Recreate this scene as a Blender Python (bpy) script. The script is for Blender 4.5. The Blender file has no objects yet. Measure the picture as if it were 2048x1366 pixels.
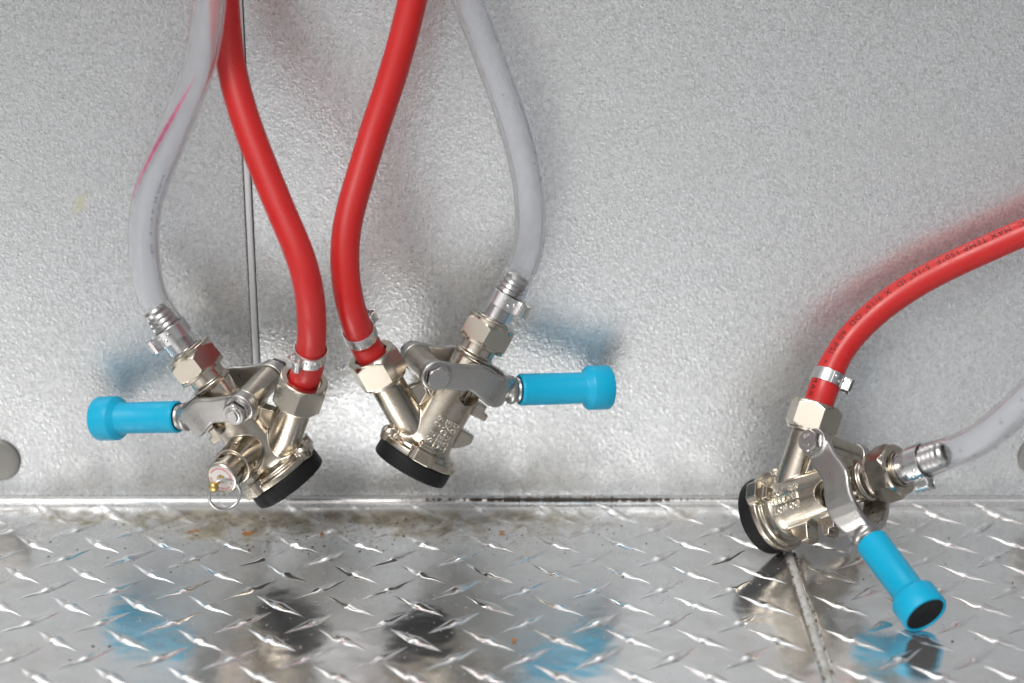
import bpy, bmesh, math, random
from mathutils import Vector, Matrix
import numpy as np

S = 0.001                                   # everything below is written in millimetres
C = bpy.context.scene.collection
sc = bpy.context.scene
rad = math.radians

# ------------------------------------------------------------------ camera
cam_d = bpy.data.cameras.new("camera")
cam_d.sensor_width = 36.0
cam_d.lens = 3810.0 / 2048.0 * 36.0
cam_d.clip_start = 0.05
cam_d.clip_end = 200.0
cam_d.dof.use_dof = True
cam_d.dof.focus_distance = 0.905
cam_d.dof.aperture_fstop = 4.2
cam = bpy.data.objects.new("camera", cam_d)
C.objects.link(cam)
cam.location = (0, -0.899, 0.409)
cam.rotation_euler = (rad(90 - 19.5), 0, 0)
sc.camera = cam

# ------------------------------------------------------------------ sky, sun, exposure
SUN_EL, SUN_AZ = rad(50), rad(-28)          # azimuth measured from -Y (behind the camera) towards +X
sun_dir = Vector((math.sin(SUN_AZ) * math.cos(SUN_EL), -math.cos(SUN_AZ) * math.cos(SUN_EL), math.sin(SUN_EL)))
world = bpy.data.worlds.new("World")
sc.world = world
world.use_nodes = True
wn = world.node_tree.nodes
wl = world.node_tree.links
bg = wn["Background"]
sky = wn.new("ShaderNodeTexSky")
sky.sky_type = 'NISHITA'
sky.sun_disc = False
sky.sun_elevation = SUN_EL
sky.sun_rotation = math.atan2(sun_dir.x, sun_dir.y)
sky.air_density = 1.0
sky.dust_density = 6.0
sky.ozone_density = 1.0
hsv = wn.new("ShaderNodeHueSaturation")
hsv.inputs["Saturation"].default_value = 0.22
wl.new(sky.outputs[0], hsv.inputs["Color"])
wl.new(hsv.outputs[0], bg.inputs["Color"])
bg.inputs["Strength"].default_value = 0.13
sun_l = bpy.data.lights.new("sun", 'SUN')
sun_l.energy = 1.1
sun_l.angle = rad(25)
sun_l.color = (1.0, 0.95, 0.88)
sun = bpy.data.objects.new("sun", sun_l)
C.objects.link(sun)
sun.rotation_euler = sun_dir.to_track_quat('Z', 'Y').to_euler()
sc.view_settings.view_transform = 'Standard'
sc.view_settings.look = 'None'
sc.view_settings.gamma = 1.0
sc.view_settings.exposure = -0.53
sc.cycles.max_bounces = 14
sc.cycles.transmission_bounces = 12
sc.cycles.glossy_bounces = 6

# ------------------------------------------------------------------ materials
class NT:
    def __init__(s, name):
        s.m = bpy.data.materials.new(name)
        s.m.use_nodes = True
        s.n = s.m.node_tree.nodes
        s.l = s.m.node_tree.links
        s.b = s.n["Principled BSDF"]
    def new(s, t, **kw):
        o = s.n.new(t)
        for k, v in kw.items():
            if k in o.inputs: o.inputs[k].default_value = v
            else: setattr(o, k, v)
        return o
    def link(s, a, b): s.l.new(a, b)
    def set(s, **kw):
        for k, v in kw.items(): s.b.inputs[k.replace('_', ' ')].default_value = v
    def coords(s, kind='Object', scale=(1, 1, 1)):
        tc = s.new("ShaderNodeTexCoord")
        mp = s.new("ShaderNodeMapping")
        mp.inputs["Scale"].default_value = scale
        s.link(tc.outputs[kind], mp.inputs["Vector"])
        return mp.outputs[0]
    def noise(s, vec, scale, detail=3, rough=0.5, dist=0.0):
        o = s.new("ShaderNodeTexNoise")
        o.inputs["Scale"].default_value = scale
        o.inputs["Detail"].default_value = detail
        o.inputs["Roughness"].default_value = rough
        o.inputs["Distortion"].default_value = dist
        s.link(vec, o.inputs["Vector"])
        return o.outputs[0]
    def ramp(s, fac, stops):
        o = s.new("ShaderNodeValToRGB")
        e = o.color_ramp.elements
        while len(e) < len(stops): e.new(0.5)
        for i, (p, c) in enumerate(stops):
            e[i].position = p
            e[i].color = (c, c, c, 1) if isinstance(c, (int, float)) else (*c, 1)
        s.link(fac, o.inputs[0])
        return o.outputs[0]
    def math(s, op, a, b=None, clamp=False):
        o = s.new("ShaderNodeMath", operation=op)
        o.use_clamp = clamp
        for i, v in enumerate((a, b)):
            if v is None: continue
            if isinstance(v, (int, float)): o.inputs[i].default_value = v
            else: s.link(v, o.inputs[i])
        return o.outputs[0]
    def rng(s, v, a, b, c, d):
        o = s.new("ShaderNodeMapRange")
        for i, q in enumerate((a, b, c, d)): o.inputs[i + 1].default_value = q
        s.link(v, o.inputs[0])
        return o.outputs[0]
    def mix(s, fac, a, b):
        o = s.new("ShaderNodeMix", data_type='RGBA')
        for i, v in ((0, fac), (6, a), (7, b)):
            if isinstance(v, (int, float)): o.inputs[i].default_value = v
            elif isinstance(v, tuple): o.inputs[i].default_value = (*v, 1)
            else: s.link(v, o.inputs[i])
        return o.outputs[2]
    def bump(s, h, dist, strength=1.0, chain=None):
        o = s.new("ShaderNodeBump")
        o.inputs["Strength"].default_value = strength
        o.inputs["Distance"].default_value = dist
        s.link(h, o.inputs["Height"])
        if chain is not None: s.link(chain, o.inputs["Normal"])
        return o.outputs[0]
    def pos(s):
        g = s.new("ShaderNodeNewGeometry")
        sp = s.new("ShaderNodeSeparateXYZ")
        s.link(g.outputs["Position"], sp.inputs[0])
        return g.outputs["Position"], sp.outputs[0], sp.outputs[1], sp.outputs[2]

def metal(name, col, rough, bump_scale=700, bump_d=0.00006, rvar=0.08, tarnish=None):
    t = NT(name)
    v = t.coords()
    n1 = t.noise(v, bump_scale, 3, 0.6)
    n2 = t.noise(v, 110, 4, 0.6)
    t.set(Metallic=1.0)
    t.link(t.rng(n2, 0.3, 0.75, rough - rvar * 0.5, rough + rvar), t.b.inputs["Roughness"])
    if tarnish:
        t.link(t.mix(t.rng(n2, 0.48, 0.72, 0.0, 0.75), col, tarnish), t.b.inputs["Base Color"])
    else:
        t.b.inputs["Base Color"].default_value = (*col, 1)
    t.link(t.bump(n1, bump_d), t.b.inputs["Normal"])
    return t.m

M = {}
M['nickel'] = metal('cast_nickel_plate', (0.57, 0.52, 0.445), 0.19, 900, 0.00005, 0.13, (0.36, 0.295, 0.20))
M['nickel_smooth'] = metal('machined_nickel_plate', (0.56, 0.515, 0.44), 0.17, 1500, 0.000012, 0.08, (0.52, 0.46, 0.37))
M['letters'] = metal('worn_raised_nickel', (0.80, 0.77, 0.70), 0.16, 900, 0.00002, 0.05)
M['steel'] = metal('stainless_steel', (0.56, 0.55, 0.54), 0.27, 1300, 0.00003, 0.10)
M['lever'] = metal('tumbled_cast_steel', (0.50, 0.49, 0.475), 0.30, 650, 0.00008, 0.12)
M['clamp'] = metal('clamp_steel', (0.72, 0.72, 0.72), 0.24, 1200, 0.00002, 0.08)
M['brass'] = metal('brass', (0.72, 0.52, 0.20), 0.25)
M['trim'] = metal('trim_aluminium', (0.70, 0.71, 0.72), 0.45, 900, 0.00002)
for k_ in ('trim',):
    M[k_].node_tree.nodes["Principled BSDF"].inputs["Metallic"].default_value = 0.6
M['rivet'] = metal('dull_zinc', (0.30, 0.295, 0.28), 0.5, 600, 0.00003)

def plain(name, col, rough, bump=0.0, bscale=900, coat=0.0, spec=0.5, var=0.0, scuff=0.0):
    t = NT(name)
    v = t.coords()
    t.set(Roughness=rough, Coat_Weight=coat, Specular_IOR_Level=spec)
    if var:
        n = t.noise(v, 60, 5, 0.65)
        t.link(t.mix(t.rng(n, 0.3, 0.75, 0, 1), col, tuple(c * (1 - var) + 0.25 * var for c in col)), t.b.inputs["Base Color"])
        n3 = t.noise(v, 300, 4, 0.7)
        t.link(t.rng(n3, 0.35, 0.7, rough - 0.06, rough + 0.14), t.b.inputs["Roughness"])
    else:
        t.b.inputs["Base Color"].default_value = (*col, 1)
    if scuff:
        q = t.coords('Object', (1, 1, 0.12))
        sc1 = t.rng(t.noise(q, 420, 4, 0.75), 0.66, 0.74, 0.0, 1.0)
        sc2 = t.rng(t.noise(v, 35, 3, 0.6), 0.45, 0.6, 0.0, 1.0)
        sp = t.rng(t.noise(v, 800, 2, 0.6), 0.72, 0.76, 0.0, 0.8)
        grime = t.rng(t.noise(v, 22, 5, 0.7), 0.42, 0.75, 0.0, 0.22)
        c1 = t.mix(t.math('MULTIPLY', t.math('MAXIMUM', t.math('MULTIPLY', sc1, sc2), sp), scuff), col, tuple(0.5 * c + 0.35 for c in col))
        t.link(t.mix(grime, c1, tuple(0.72 * c + 0.012 for c in col)), t.b.inputs["Base Color"])
        t.link(t.rng(t.noise(v, 60, 5, 0.7), 0.35, 0.7, rough - 0.05, rough + 0.16), t.b.inputs["Roughness"])
    if bump:
        t.link(t.bump(t.noise(v, bscale, 3, 0.6), bump), t.b.inputs["Normal"])
    return t.m
M['blue'] = plain('blue_plastic', (0.0, 0.43, 0.70), 0.34, 0.00003, 500, 0.0, 0.42, 0.0, 0.7)
M['red'] = plain('red_vinyl', (0.60, 0.020, 0.020), 0.30, 0.00003, 300, 0.0, 0.5, 0.0, 0.35)
M['rubber'] = plain('black_rubber', (0.007, 0.007, 0.008), 0.5, 0.00004, 900, 0, 0.3, 0.01)
M['dark'] = plain('dark_recess', (0.02, 0.018, 0.015), 0.6)
M['print'] = plain('black_ink', (0.03, 0.012, 0.012), 0.5)
M['blue_print'] = plain('faint_blue_ink', (0.33, 0.38, 0.50), 0.5)
M['white'] = plain('white_label', (0.80, 0.78, 0.76), 0.45)
M['pink'] = plain('red_label_print', (0.62, 0.09, 0.16), 0.5)
M['pink_streak'] = plain('streak_pink', (0.60, 0.17, 0.28), 0.4)
M['leaf'] = plain('orange_leaf', (0.55, 0.20, 0.02), 0.6, 0.00005, 500, 0, 0.3, 0.3)
M['grit'] = plain('brown_grit', (0.13, 0.095, 0.055), 0.9)
M['grit_pale'] = plain('pale_grit', (0.50, 0.44, 0.36), 0.85)
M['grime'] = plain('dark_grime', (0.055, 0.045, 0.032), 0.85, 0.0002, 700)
M['droplet'] = None

t = NT('clear_vinyl_outer')
t.set(Transmission_Weight=1.0, Roughness=0.09, IOR=1.38)
t.b.inputs["Base Color"].default_value = (0.985, 0.988, 0.996, 1)
v = t.coords()
t.link(t.bump(t.noise(v, 90, 2, 0.5), 0.0001), t.b.inputs["Normal"])
M['vinyl'] = t.m
t = NT('clear_vinyl_hazy_outer')
t.set(Transmission_Weight=1.0, Roughness=0.15, IOR=1.33)
t.b.inputs["Base Color"].default_value = (0.975, 0.985, 1.0, 1)
M['vinyl_hazy'] = t.m
t = NT('clear_vinyl_milky_bore')
t.set(Transmission_Weight=0.76, Roughness=0.26, IOR=1.30)
t.b.inputs["Base Color"].default_value = (0.955, 0.97, 1.0, 1)
M['vinyl_milky'] = t.m
t = NT('water')
t.set(Transmission_Weight=1.0, Roughness=0.0, IOR=1.33)
M['droplet'] = t.m

# pebble-embossed aluminium wall skin
t = NT('stucco_embossed_aluminium')
P, px, py, pz = t.pos()
mp = t.new("ShaderNodeMapping"); mp.inputs["Scale"].default_value = (1, 1, 0.9)
t.link(P, mp.inputs[0])
warp = t.new("ShaderNodeTexNoise", Scale=420.0, Detail=2.0)
t.link(mp.outputs[0], warp.inputs["Vector"])
wm = t.new("ShaderNodeVectorMath", operation='SCALE'); wm.inputs[3].default_value = 0.0016
t.link(warp.outputs[1], wm.inputs[0])
wa = t.new("ShaderNodeVectorMath", operation='ADD')
t.link(mp.outputs[0], wa.inputs[0]); t.link(wm.outputs[0], wa.inputs[1])
vor = t.new("ShaderNodeTexVoronoi", feature='SMOOTH_F1', Scale=900.0)
vor.inputs["Smoothness"].default_value = 0.35
t.link(wa.outputs[0], vor.inputs["Vector"])
vor2 = t.new("ShaderNodeTexVoronoi", feature='F1', Scale=470.0)
t.link(wa.outputs[0], vor2.inputs["Vector"])
nz = t.noise(P, 1100, 3, 0.65)
h = t.math('ADD', t.math('MULTIPLY', vor.outputs["Distance"], 0.55), t.math('MULTIPLY', nz, 0.30))
h = t.math('ADD', h, t.math('MULTIPLY', vor2.outputs["Distance"], 0.3))
big = t.noise(P, 9, 2, 0.5)
nb = t.bump(big, 0.0012, 0.06)
t.link(t.bump(h, 0.00017, 1.0, nb), t.b.inputs["Normal"])
t.set(Metallic=0.62)
tone = t.noise(P, 820, 3, 0.7)
cl = t.mix(t.rng(tone, 0.35, 0.65, 0, 1), (0.42, 0.44, 0.455), (0.72, 0.745, 0.765))
spg = t.new("ShaderNodeTexVoronoi", feature='F1', Scale=640.0)
t.link(wa.outputs[0], spg.inputs["Vector"])
sgc = t.new("ShaderNodeSeparateColor"); t.link(spg.outputs["Color"], sgc.inputs[0])
cl = t.mix(t.rng(sgc.outputs[0], 0.0, 1.0, 0.0, 0.42), cl, (0.80, 0.82, 0.84))
cl = t.mix(t.rng(sgc.outputs[1], 0.72, 1.0, 0.0, 0.35), cl, (0.36, 0.36, 0.355))
blot = t.noise(P, 14, 4, 0.6)
cl = t.mix(t.rng(blot, 0.4, 0.7, 0.0, 0.25), cl, (0.55, 0.555, 0.555))
# a faint yellow splash on the left sheet
sx = t.math('MULTIPLY', t.math('SUBTRACT', px, -0.2108), 1 / 0.0065)
sz = t.math('MULTIPLY', t.math('SUBTRACT', pz, 0.1625), 1 / 0.008)
sd = t.math('ADD', t.math('MULTIPLY', sx, sx), t.math('MULTIPLY', sz, sz))
sd = t.math('ADD', sd, t.math('ABSOLUTE', t.math('SUBTRACT', sx, t.math('MULTIPLY', sz, 0.75))))
sd = t.math('ADD', sd, t.math('MULTIPLY', t.noise(P, 220, 3, 0.6), 1.6))
splash = t.rng(sd, 1.15, 1.7, 0.45, 0.0)
cl = t.mix(splash, cl, (0.62, 0.60, 0.36))
t.link(cl, t.b.inputs["Base Color"])
t.link(t.math('ADD', t.math('ADD', t.rng(blot, 0.3, 0.7, 0.20, 0.26), t.math('MULTIPLY', splash, 0.25)), t.math('MULTIPLY', sgc.outputs[2], 0.12)), t.b.inputs["Roughness"])
M['wall'] = t.m

# polished tread plate with dried dirt near the wall
t = NT('polished_tread_plate')
P, px, py, pz = t.pos()
n_big = t.noise(P, 16, 5, 0.6, 0.4)
n_mid = t.noise(P, 75, 5, 0.65, 0.6)
n_fine = t.noise(P, 900, 3, 0.7)
near = t.rng(py, -0.065, -0.016, 0.0, 0.95)
cx = t.math('ABSOLUTE', t.math('SUBTRACT', px, -0.10))
inx = t.rng(cx, 0.05, 0.20, 0.9, 0.3)
dm = t.math('MULTIPLY', near, inx)
dm = t.math('ADD', dm, t.math('MULTIPLY', t.math('SUBTRACT', n_mid, 0.5), 1.5))
dm = t.math('ADD', dm, t.math('MULTIPLY', t.math('SUBTRACT', n_big, 0.5), 0.9))
dirt = t.rng(dm, 0.34, 0.80, 0.0, 0.92)
curb = t.rng(pz, 0.0008, 0.003, 1.0, 0.15)
dirt = t.math('MULTIPLY', dirt, curb)
spk = t.new("ShaderNodeTexVoronoi", feature='F1', Scale=330.0)
t.link(P, spk.inputs["Vector"])
spm = t.math('MULTIPLY', t.math('LESS_THAN', spk.outputs["Distance"], 0.16), t.math('GREATER_THAN', t.noise(P, 120, 2, 0.5), 0.56))
speck = t.math('MULTIPLY', spm, 0.5)
dd = t.math('MAXIMUM', t.math('MAXIMUM', dirt, speck), t.rng(n_big, 0.35, 0.68, 0.03, 0.15))
dcol = t.mix(t.rng(t.noise(P, 130, 4, 0.7), 0.35, 0.65, 0, 1), (0.12, 0.095, 0.06), (0.38, 0.34, 0.25))
scr = t.new("ShaderNodeMapping"); scr.inputs["Scale"].default_value = (30, 260, 260); scr.inputs["Rotation"].default_value = (0, 0, 0.35)
t.link(P, scr.inputs[0])
scn = t.noise(scr.outputs[0], 4, 4, 0.7)
film = t.rng(n_big, 0.35, 0.7, 0.0, 1.0)
base = t.mix(film, (0.92, 0.93, 0.94), (0.84, 0.84, 0.84))
t.link(t.mix(dd, base, dcol), t.b.inputs["Base Color"])
t.link(t.math('SUBTRACT', 1.0, dd), t.b.inputs["Metallic"])
r0 = t.math('ADD', t.rng(n_mid, 0.3, 0.7, 0.05, 0.13), t.rng(scn, 0.45, 0.75, 0.0, 0.09))
t.link(t.math('ADD', r0, t.math('MULTIPLY', t.math('MAXIMUM', dirt, speck), 0.6), True), t.b.inputs["Roughness"])
b1 = t.bump(t.noise(P, 42, 2, 0.5), 0.0015, 0.5)
b2 = t.bump(scn, 0.00004, 0.6, b1)
t.link(t.bump(t.math('MULTIPLY', dd, n_fine), 0.0004, 1.0, b2), t.b.inputs["Normal"])
M['plate'] = t.m
M['lug'] = t.m

t = NT('sealant')
P, px, py, pz = t.pos()
n = t.noise(P, 160, 4, 0.7)
t.link(t.mix(t.rng(n, 0.45, 0.65, 0.0, 0.8), (0.60, 0.60, 0.59), (0.36, 0.32, 0.25)), t.b.inputs["Base Color"])
t.set(Roughness=0.5)
t.link(t.bump(t.noise(P, 250, 3, 0.6), 0.0004), t.b.inputs["Normal"])
M['sealant'] = t.m

# ------------------------------------------------------------------ mesh helpers
def finish(me, mat, angle=35, smooth=True):
    mats = mat if isinstance(mat, (list, tuple)) else [mat]
    for m in mats: me.materials.append(m)
    if smooth:
        me.polygons.foreach_set('use_smooth', [True] * len(me.polygons))
        if angle < 180: me.set_sharp_from_angle(angle=rad(angle))
    me.update()
    return me

def mesh(name, V, Fc, mat, angle=35, smooth=True, mi=None, fix=True):
    me = bpy.data.meshes.new(name)
    me.from_pydata([(v[0] * S, v[1] * S, v[2] * S) for v in V], [], Fc)
    if fix:
        bm = bmesh.new(); bm.from_mesh(me)
        bmesh.ops.recalc_face_normals(bm, faces=bm.faces)
        bm.to_mesh(me); bm.free()
    finish(me, mat, angle, smooth)
    if mi: me.polygons.foreach_set('material_index', mi)
    return me

def obj(name, me, parent=None, loc=None, **props):
    o = bpy.data.objects.new(name, me)
    C.objects.link(o)
    if parent: o.parent = parent
    if loc is not None: o.location = Vector(loc) * S
    for k, v in props.items(): o[k] = v
    return o

def empty(name, **props):
    o = bpy.data.objects.new(name, None)
    o.empty_display_size = 0.01
    C.objects.link(o)
    for k, v in props.items(): o[k] = v
    return o

def frame_for(d):
    d = Vector(d).normalized()
    a = Vector((0, 0, 1)) if abs(d.z) < 0.9 else Vector((1, 0, 0))
    x = a.cross(d).normalized()
    return x, d.cross(x), d

def lathe(prof, o=(0, 0, 0), d=(0, 0, 1), n=64, rfun=None):
    """prof: list of (r, h); closed on the axis where r==0. Returns V, F."""
    X, Y, Z = frame_for(d)
    o = Vector(o)
    V, F, rows = [], [], []
    for r, h in prof:
        if r <= 1e-6:
            rows.append([len(V)]); V.append(tuple(o + Z * h))
        else:
            row = []
            for i in range(n):
                a = 2 * math.pi * i / n
                rr = rfun(r, h, a) if rfun else r
                row.append(len(V)); V.append(tuple(o + X * (rr * math.cos(a)) + Y * (rr * math.sin(a)) + Z * h))
            rows.append(row)
    for A, B in zip(rows[:-1], rows[1:]):
        if len(A) == 1 and len(B) == 1: continue
        if len(A) == 1:
            for i in range(n): F.append((A[0], B[(i + 1) % n], B[i]))
        elif len(B) == 1:
            for i in range(n): F.append((A[i], A[(i + 1) % n], B[0]))
        else:
            for i in range(n):
                j = (i + 1) % n
                F.append((A[i], A[j], B[j], B[i]))
    return V, F

def join(*parts):
    V, F = [], []
    for v, f in parts:
        k = len(V); V += list(v); F += [tuple(i + k for i in q) for q in f]
    return V, F

def box(x0, x1, y0, y1, z0, z1):
    V = [(x, y, z) for x in (x0, x1) for y in (y0, y1) for z in (z0, z1)]
    F = [(0, 1, 3, 2), (4, 6, 7, 5), (0, 4, 5, 1), (2, 3, 7, 6), (0, 2, 6, 4), (1, 5, 7, 3)]
    return V, F

def prism(poly, axis, a, b):
    """extrude a 2-D polygon; axis 'y' -> poly is (x,z); axis 'z' -> poly is (x,y)"""
    n = len(poly)
    if axis == 'y':
        V = [(p, a, q) for p, q in poly] + [(p, b, q) for p, q in poly]
    elif axis == 'x':
        V = [(a, p, q) for p, q in poly] + [(b, p, q) for p, q in poly]
    else:
        V = [(p, q, a) for p, q in poly] + [(p, q, b) for p, q in poly]
    F = [tuple(range(n))[::-1], tuple(range(n, 2 * n))]
    for i in range(n):
        j = (i + 1) % n
        F.append((i, j, n + j, n + i))
    return V, F

def evaluated(me, mods, name):
    o = bpy.data.objects.new('tmp', me)
    C.objects.link(o)
    for t_, kw in mods:
        m = o.modifiers.new('m', t_)
        for k, v in kw.items(): setattr(m, k, v)
    dg = bpy.context.evaluated_depsgraph_get()
    dg.update()
    out = bpy.data.meshes.new_from_object(o.evaluated_get(dg), depsgraph=dg)
    bpy.data.objects.remove(o)
    out.name = name
    return out

def raw(name, VF):
    me = bpy.data.meshes.new(name)
    me.from_pydata([(v[0] * S, v[1] * S, v[2] * S) for v in VF[0]], [], VF[1])
    bm = bmesh.new(); bm.from_mesh(me)
    bmesh.ops.recalc_face_normals(bm, faces=bm.faces)
    bm.to_mesh(me); bm.free()
    return me

def cut(me, cutter_vf, name):
    co = bpy.data.objects.new('cutter', raw('cutter', cutter_vf))
    C.objects.link(co)
    out = evaluated(me, [('BOOLEAN', dict(operation='DIFFERENCE', object=co, solver='EXACT'))], name)
    bpy.data.objects.remove(co)
    return out

def hexnut(af, z0, z1, rc, bore=None, ring0=0, ring1=0, o=(0, 0, 0), d=(0, 0, 1), rot=0.0):
    """hexagonal nut with conical chamfers (rc = radius of the end faces) and optional round collars"""
    n = 96
    def hx(a):
        a = (a + rot) % (math.pi / 3) - math.pi / 6
        return af / 2 / math.cos(a)
    prof = []
    if bore: prof += [(-bore, z0 + 0.6), (-bore - 0.001, z0)]
    else: prof += [(0, z0)]
    if ring0: prof += [(-rc + 0.4, z0), (-rc, z0 + 0.3), (-rc, z0 + ring0)]
    k = 7
    a0, a1 = z0 + ring0, z1 - ring1
    L = a1 - a0
    ch = 3.4
    zs = [a0 + ch * i / k for i in range(k + 1)] + [a1 - ch * (k - i) / k for i in range(k + 1)]
    for z in zs: prof.append((1, z))
    if ring1: prof += [(-rc, z1 - ring1), (-rc, z1 - 0.3), (-rc + 0.4, z1)]
    if bore: prof += [(-bore - 0.5, z1), (-bore, z1 - 0.5), (-bore, z1 - 3.5), (0, z1 - 3.5)]
    else: prof += [(0, z1)]
    def rf(r, h, a):
        if r < 0: return -r
        c = min(rc + 0.05 + (h - a0) * 1.5, rc + 0.05 + (a1 - h) * 0.9)
        return min(hx(a), c)
    X, Y, Z = frame_for(d)
    V, F, rows = [], [], []
    for r, h in prof:
        if r == 0:
            rows.append([len(V)]); V.append(tuple(Vector(o) + Z * h)); continue
        row = []
        for i in range(n):
            a = 2 * math.pi * i / n
            rr = rf(r, h, a)
            row.append(len(V)); V.append(tuple(Vector(o) + X * rr * math.cos(a) + Y * rr * math.sin(a) + Z * h))
        rows.append(row)
    for A, B in zip(rows[:-1], rows[1:]):
        if len(A) == 1:
            for i in range(n): F.append((A[0], B[(i + 1) % n], B[i]))
        elif len(B) == 1:
            for i in range(n): F.append((A[i], A[(i + 1) % n], B[0]))
        else:
            for i in range(n):
                j = (i + 1) % n; F.append((A[i], A[j], B[j], B[i]))
    return V, F

def text_mesh(txt, size, extrude=0.0, spacing=1.0, res=3, bevel=0.0):
    cu = bpy.data.curves.new('t', 'FONT')
    cu.body = txt; cu.size = size; cu.extrude = extrude; cu.bevel_depth = bevel; cu.bevel_resolution = 1; cu.space_character = spacing
    cu.align_x = 'CENTER'; cu.align_y = 'CENTER'; cu.resolution_u = res
    o = bpy.data.objects.new('t', cu); C.objects.link(o)
    dg = bpy.context.evaluated_depsgraph_get(); dg.update()
    me = bpy.data.meshes.new_from_object(o.evaluated_get(dg), depsgraph=dg)
    bm = bmesh.new(); bm.from_mesh(me)
    for ax, st in ((0, 0.6), (1, 0.35)):
        lo = min(v.co[ax] for v in bm.verts); hi = max(v.co[ax] for v in bm.verts)
        q = lo + st
        while q < hi:
            co = [0, 0, 0]; co[ax] = q; no = [0, 0, 0]; no[ax] = 1
            bmesh.ops.bisect_plane(bm, geom=bm.verts[:] + bm.edges[:] + bm.faces[:], plane_co=co, plane_no=no, dist=1e-5)
            q += st
    bm.verts.index_update()
    V = [tuple(v.co) for v in bm.verts]; F = [tuple(v.index for v in f.verts) for f in bm.faces]
    bm.free()
    bpy.data.objects.remove(o); bpy.data.meshes.remove(me)
    return V, F

# ------------------------------------------------------------------ wall
random.seed(4)
WZ0, WZ1 = 5.9, 560.0
XL, XR = -900.0, 900.0
SEAM_L, SEAM_R = -130.6, -126.6
wall = empty('metal_wall', label='pebble-embossed aluminium wall of two sheets rising behind the couplers', category='wall')
def sheet(x0, x1, name):
    V, F = box(x0, x1, 0, 2.5, WZ0, WZ1)
    me = raw(name, (V, F))
    me = evaluated(me, [('BEVEL', dict(width=0.0006, segments=3, limit_method='ANGLE'))], name)
    finish(me, M['wall'], 60)
    return obj(name, me, wall)
sheet(XL, SEAM_L, 'wall_panel')
sheet(SEAM_R, XR, 'wall_panel')
obj('backing_board', mesh('backing_board', *box(XL, XR, 2.6, 5, -2, WZ1), M['dark']), wall)
me = evaluated(raw('seam_trim', box(SEAM_L + 0.25, SEAM_R - 0.5, 0.12, 2.6, WZ0, WZ1)), [('BEVEL', dict(width=0.0007, segments=3))], 'seam_trim')
obj('seam_trim', finish(me, M['trim'], 60), wall)
me = evaluated(raw('bottom_trim', box(XL, XR, 0.0, 2.5, 4.3, 5.65)), [('BEVEL', dict(width=0.0003, segments=2))], 'bottom_trim')
obj('bottom_trim', finish(me, M['trim'], 60), wall)
rv = mesh('fastener_head', *lathe([(0, 0), (11.0, 0), (11.1, 0.8), (10.8, 1.3), (10.2, 1.6), (6, 1.75), (0, 1.8)], d=(0, -1, 0)), M['rivet'], 40)
obj('fastener_head', rv, wall, (-262.4, -0.02, 26.3))
obj('fastener_head', rv, wall, (269.6, -0.02, 28.4))

# ------------------------------------------------------------------ tread-plate floor
floor = empty('floor', kind='structure')
SEAMX = 135.8
_pts = [(-0.6, 4.7), (-1.0, 3.9), (-2.2, 2.95), (-4.2, 2.55), (-6.2, 2.35), (-7.6, 1.65), (-9.6, 1.0), (-13.2, 0.38), (-20.0, 0.0), (-24.0, 0.0)]
PROF = []
for i in range(1, len(_pts) - 2):
    for k in range(5):
        t_ = k / 5; q = [np.array(p) for p in _pts[i - 1:i + 3]]
        p = 0.5 * (2 * q[1] + (q[2] - q[0]) * t_ + (2 * q[0] - 5 * q[1] + 4 * q[2] - q[3]) * t_ ** 2 + (3 * q[1] - q[0] - 3 * q[2] + q[3]) * t_ ** 3)
        PROF.append((float(p[0]), max(0.0, float(p[1]))))
PROF = [_pts[0]] + PROF + [(-20.0, 0.0)]
def cove_z(y):
    if y <= PROF[-1][0]: return 0.0
    for (a, b), (c, d) in zip(PROF[:-1], PROF[1:]):
        if c <= y <= a: return b + (d - b) * (a - y) / (a - c)
    return PROF[0][1]
def wob(x, y):
    f = math.sin(math.pi * min(1.0, max(0.0, (-y - 0.9) / 18.0)))
    n = math.sin(x * 0.19 + 1.3 * math.sin(x * 0.043) + y * 0.25) + 0.7 * math.sin(x * 0.41 + 2 + y * 0.5) + 0.6 * math.sin(x * 0.083 + 4)
    return 0.085 * f * n
def plate(x0, x1, edge_drop=None):
    ys = [p[0] for p in PROF] + [-30, -60, -100, -160, -260, -500, -1000, -2600]
    xs = [x0 + (x1 - x0) * i / 60 for i in range(61)]
    xs = [x for x in xs if abs(x) > 285] + [x for x in range(-284, 285, 4) if x0 < x < x1 - 4 or (edge_drop == 'L' and x0 + 4 < x < x1)] + [x0, x1]
    xs = sorted(set(xs))
    if edge_drop == 'R': xs = xs[:-1] + [x1 - 4, x1 - 2.5, x1 - 1.2, x1 - 0.3, x1]
    if edge_drop == 'L': xs = [x0, x0 + 0.3, x0 + 1.2, x0 + 2.5, x0 + 4] + xs[1:]
    xs = sorted(set(xs))
    V, F = [], []
    for y in ys:
        for x in xs:
            z = cove_z(y) + (wob(x, y) if -19 < y < -0.9 else 0.0)
            dx = (x1 - x) if edge_drop == 'R' else (x - x0)
            if dx < 1.3: z -= 0.9 * (1 - dx / 1.3) ** 2
            V.append((x, y, z))
    n = len(xs)
    for j in range(len(ys) - 1):
        for i in range(n - 1):
            F.append((j * n + i, (j + 1) * n + i, (j + 1) * n + i + 1, j * n + i + 1))
    # skirt under the sheet's joint edge so that it has thickness
    e = n - 1 if edge_drop == 'R' else 0
    k = len(V)
    for y in ys: V.append((x1 if e else x0, y, cove_z(y) - 3.0))
    for j in range(len(ys) - 1):
        a, b = j * n + e, (j + 1) * n + e
        F.append((a, k + j, k + j + 1, b) if e else (a, b, k + j + 1, k + j))
    return V, F
obj('tread_plate', mesh('tread_plate', *plate(XL, SEAMX - 1.4, 'R'), M['plate'], 180), floor)
obj('tread_plate', mesh('tread_plate', *plate(SEAMX + 1.4, XR, 'L'), M['plate'], 180), floor)

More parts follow.
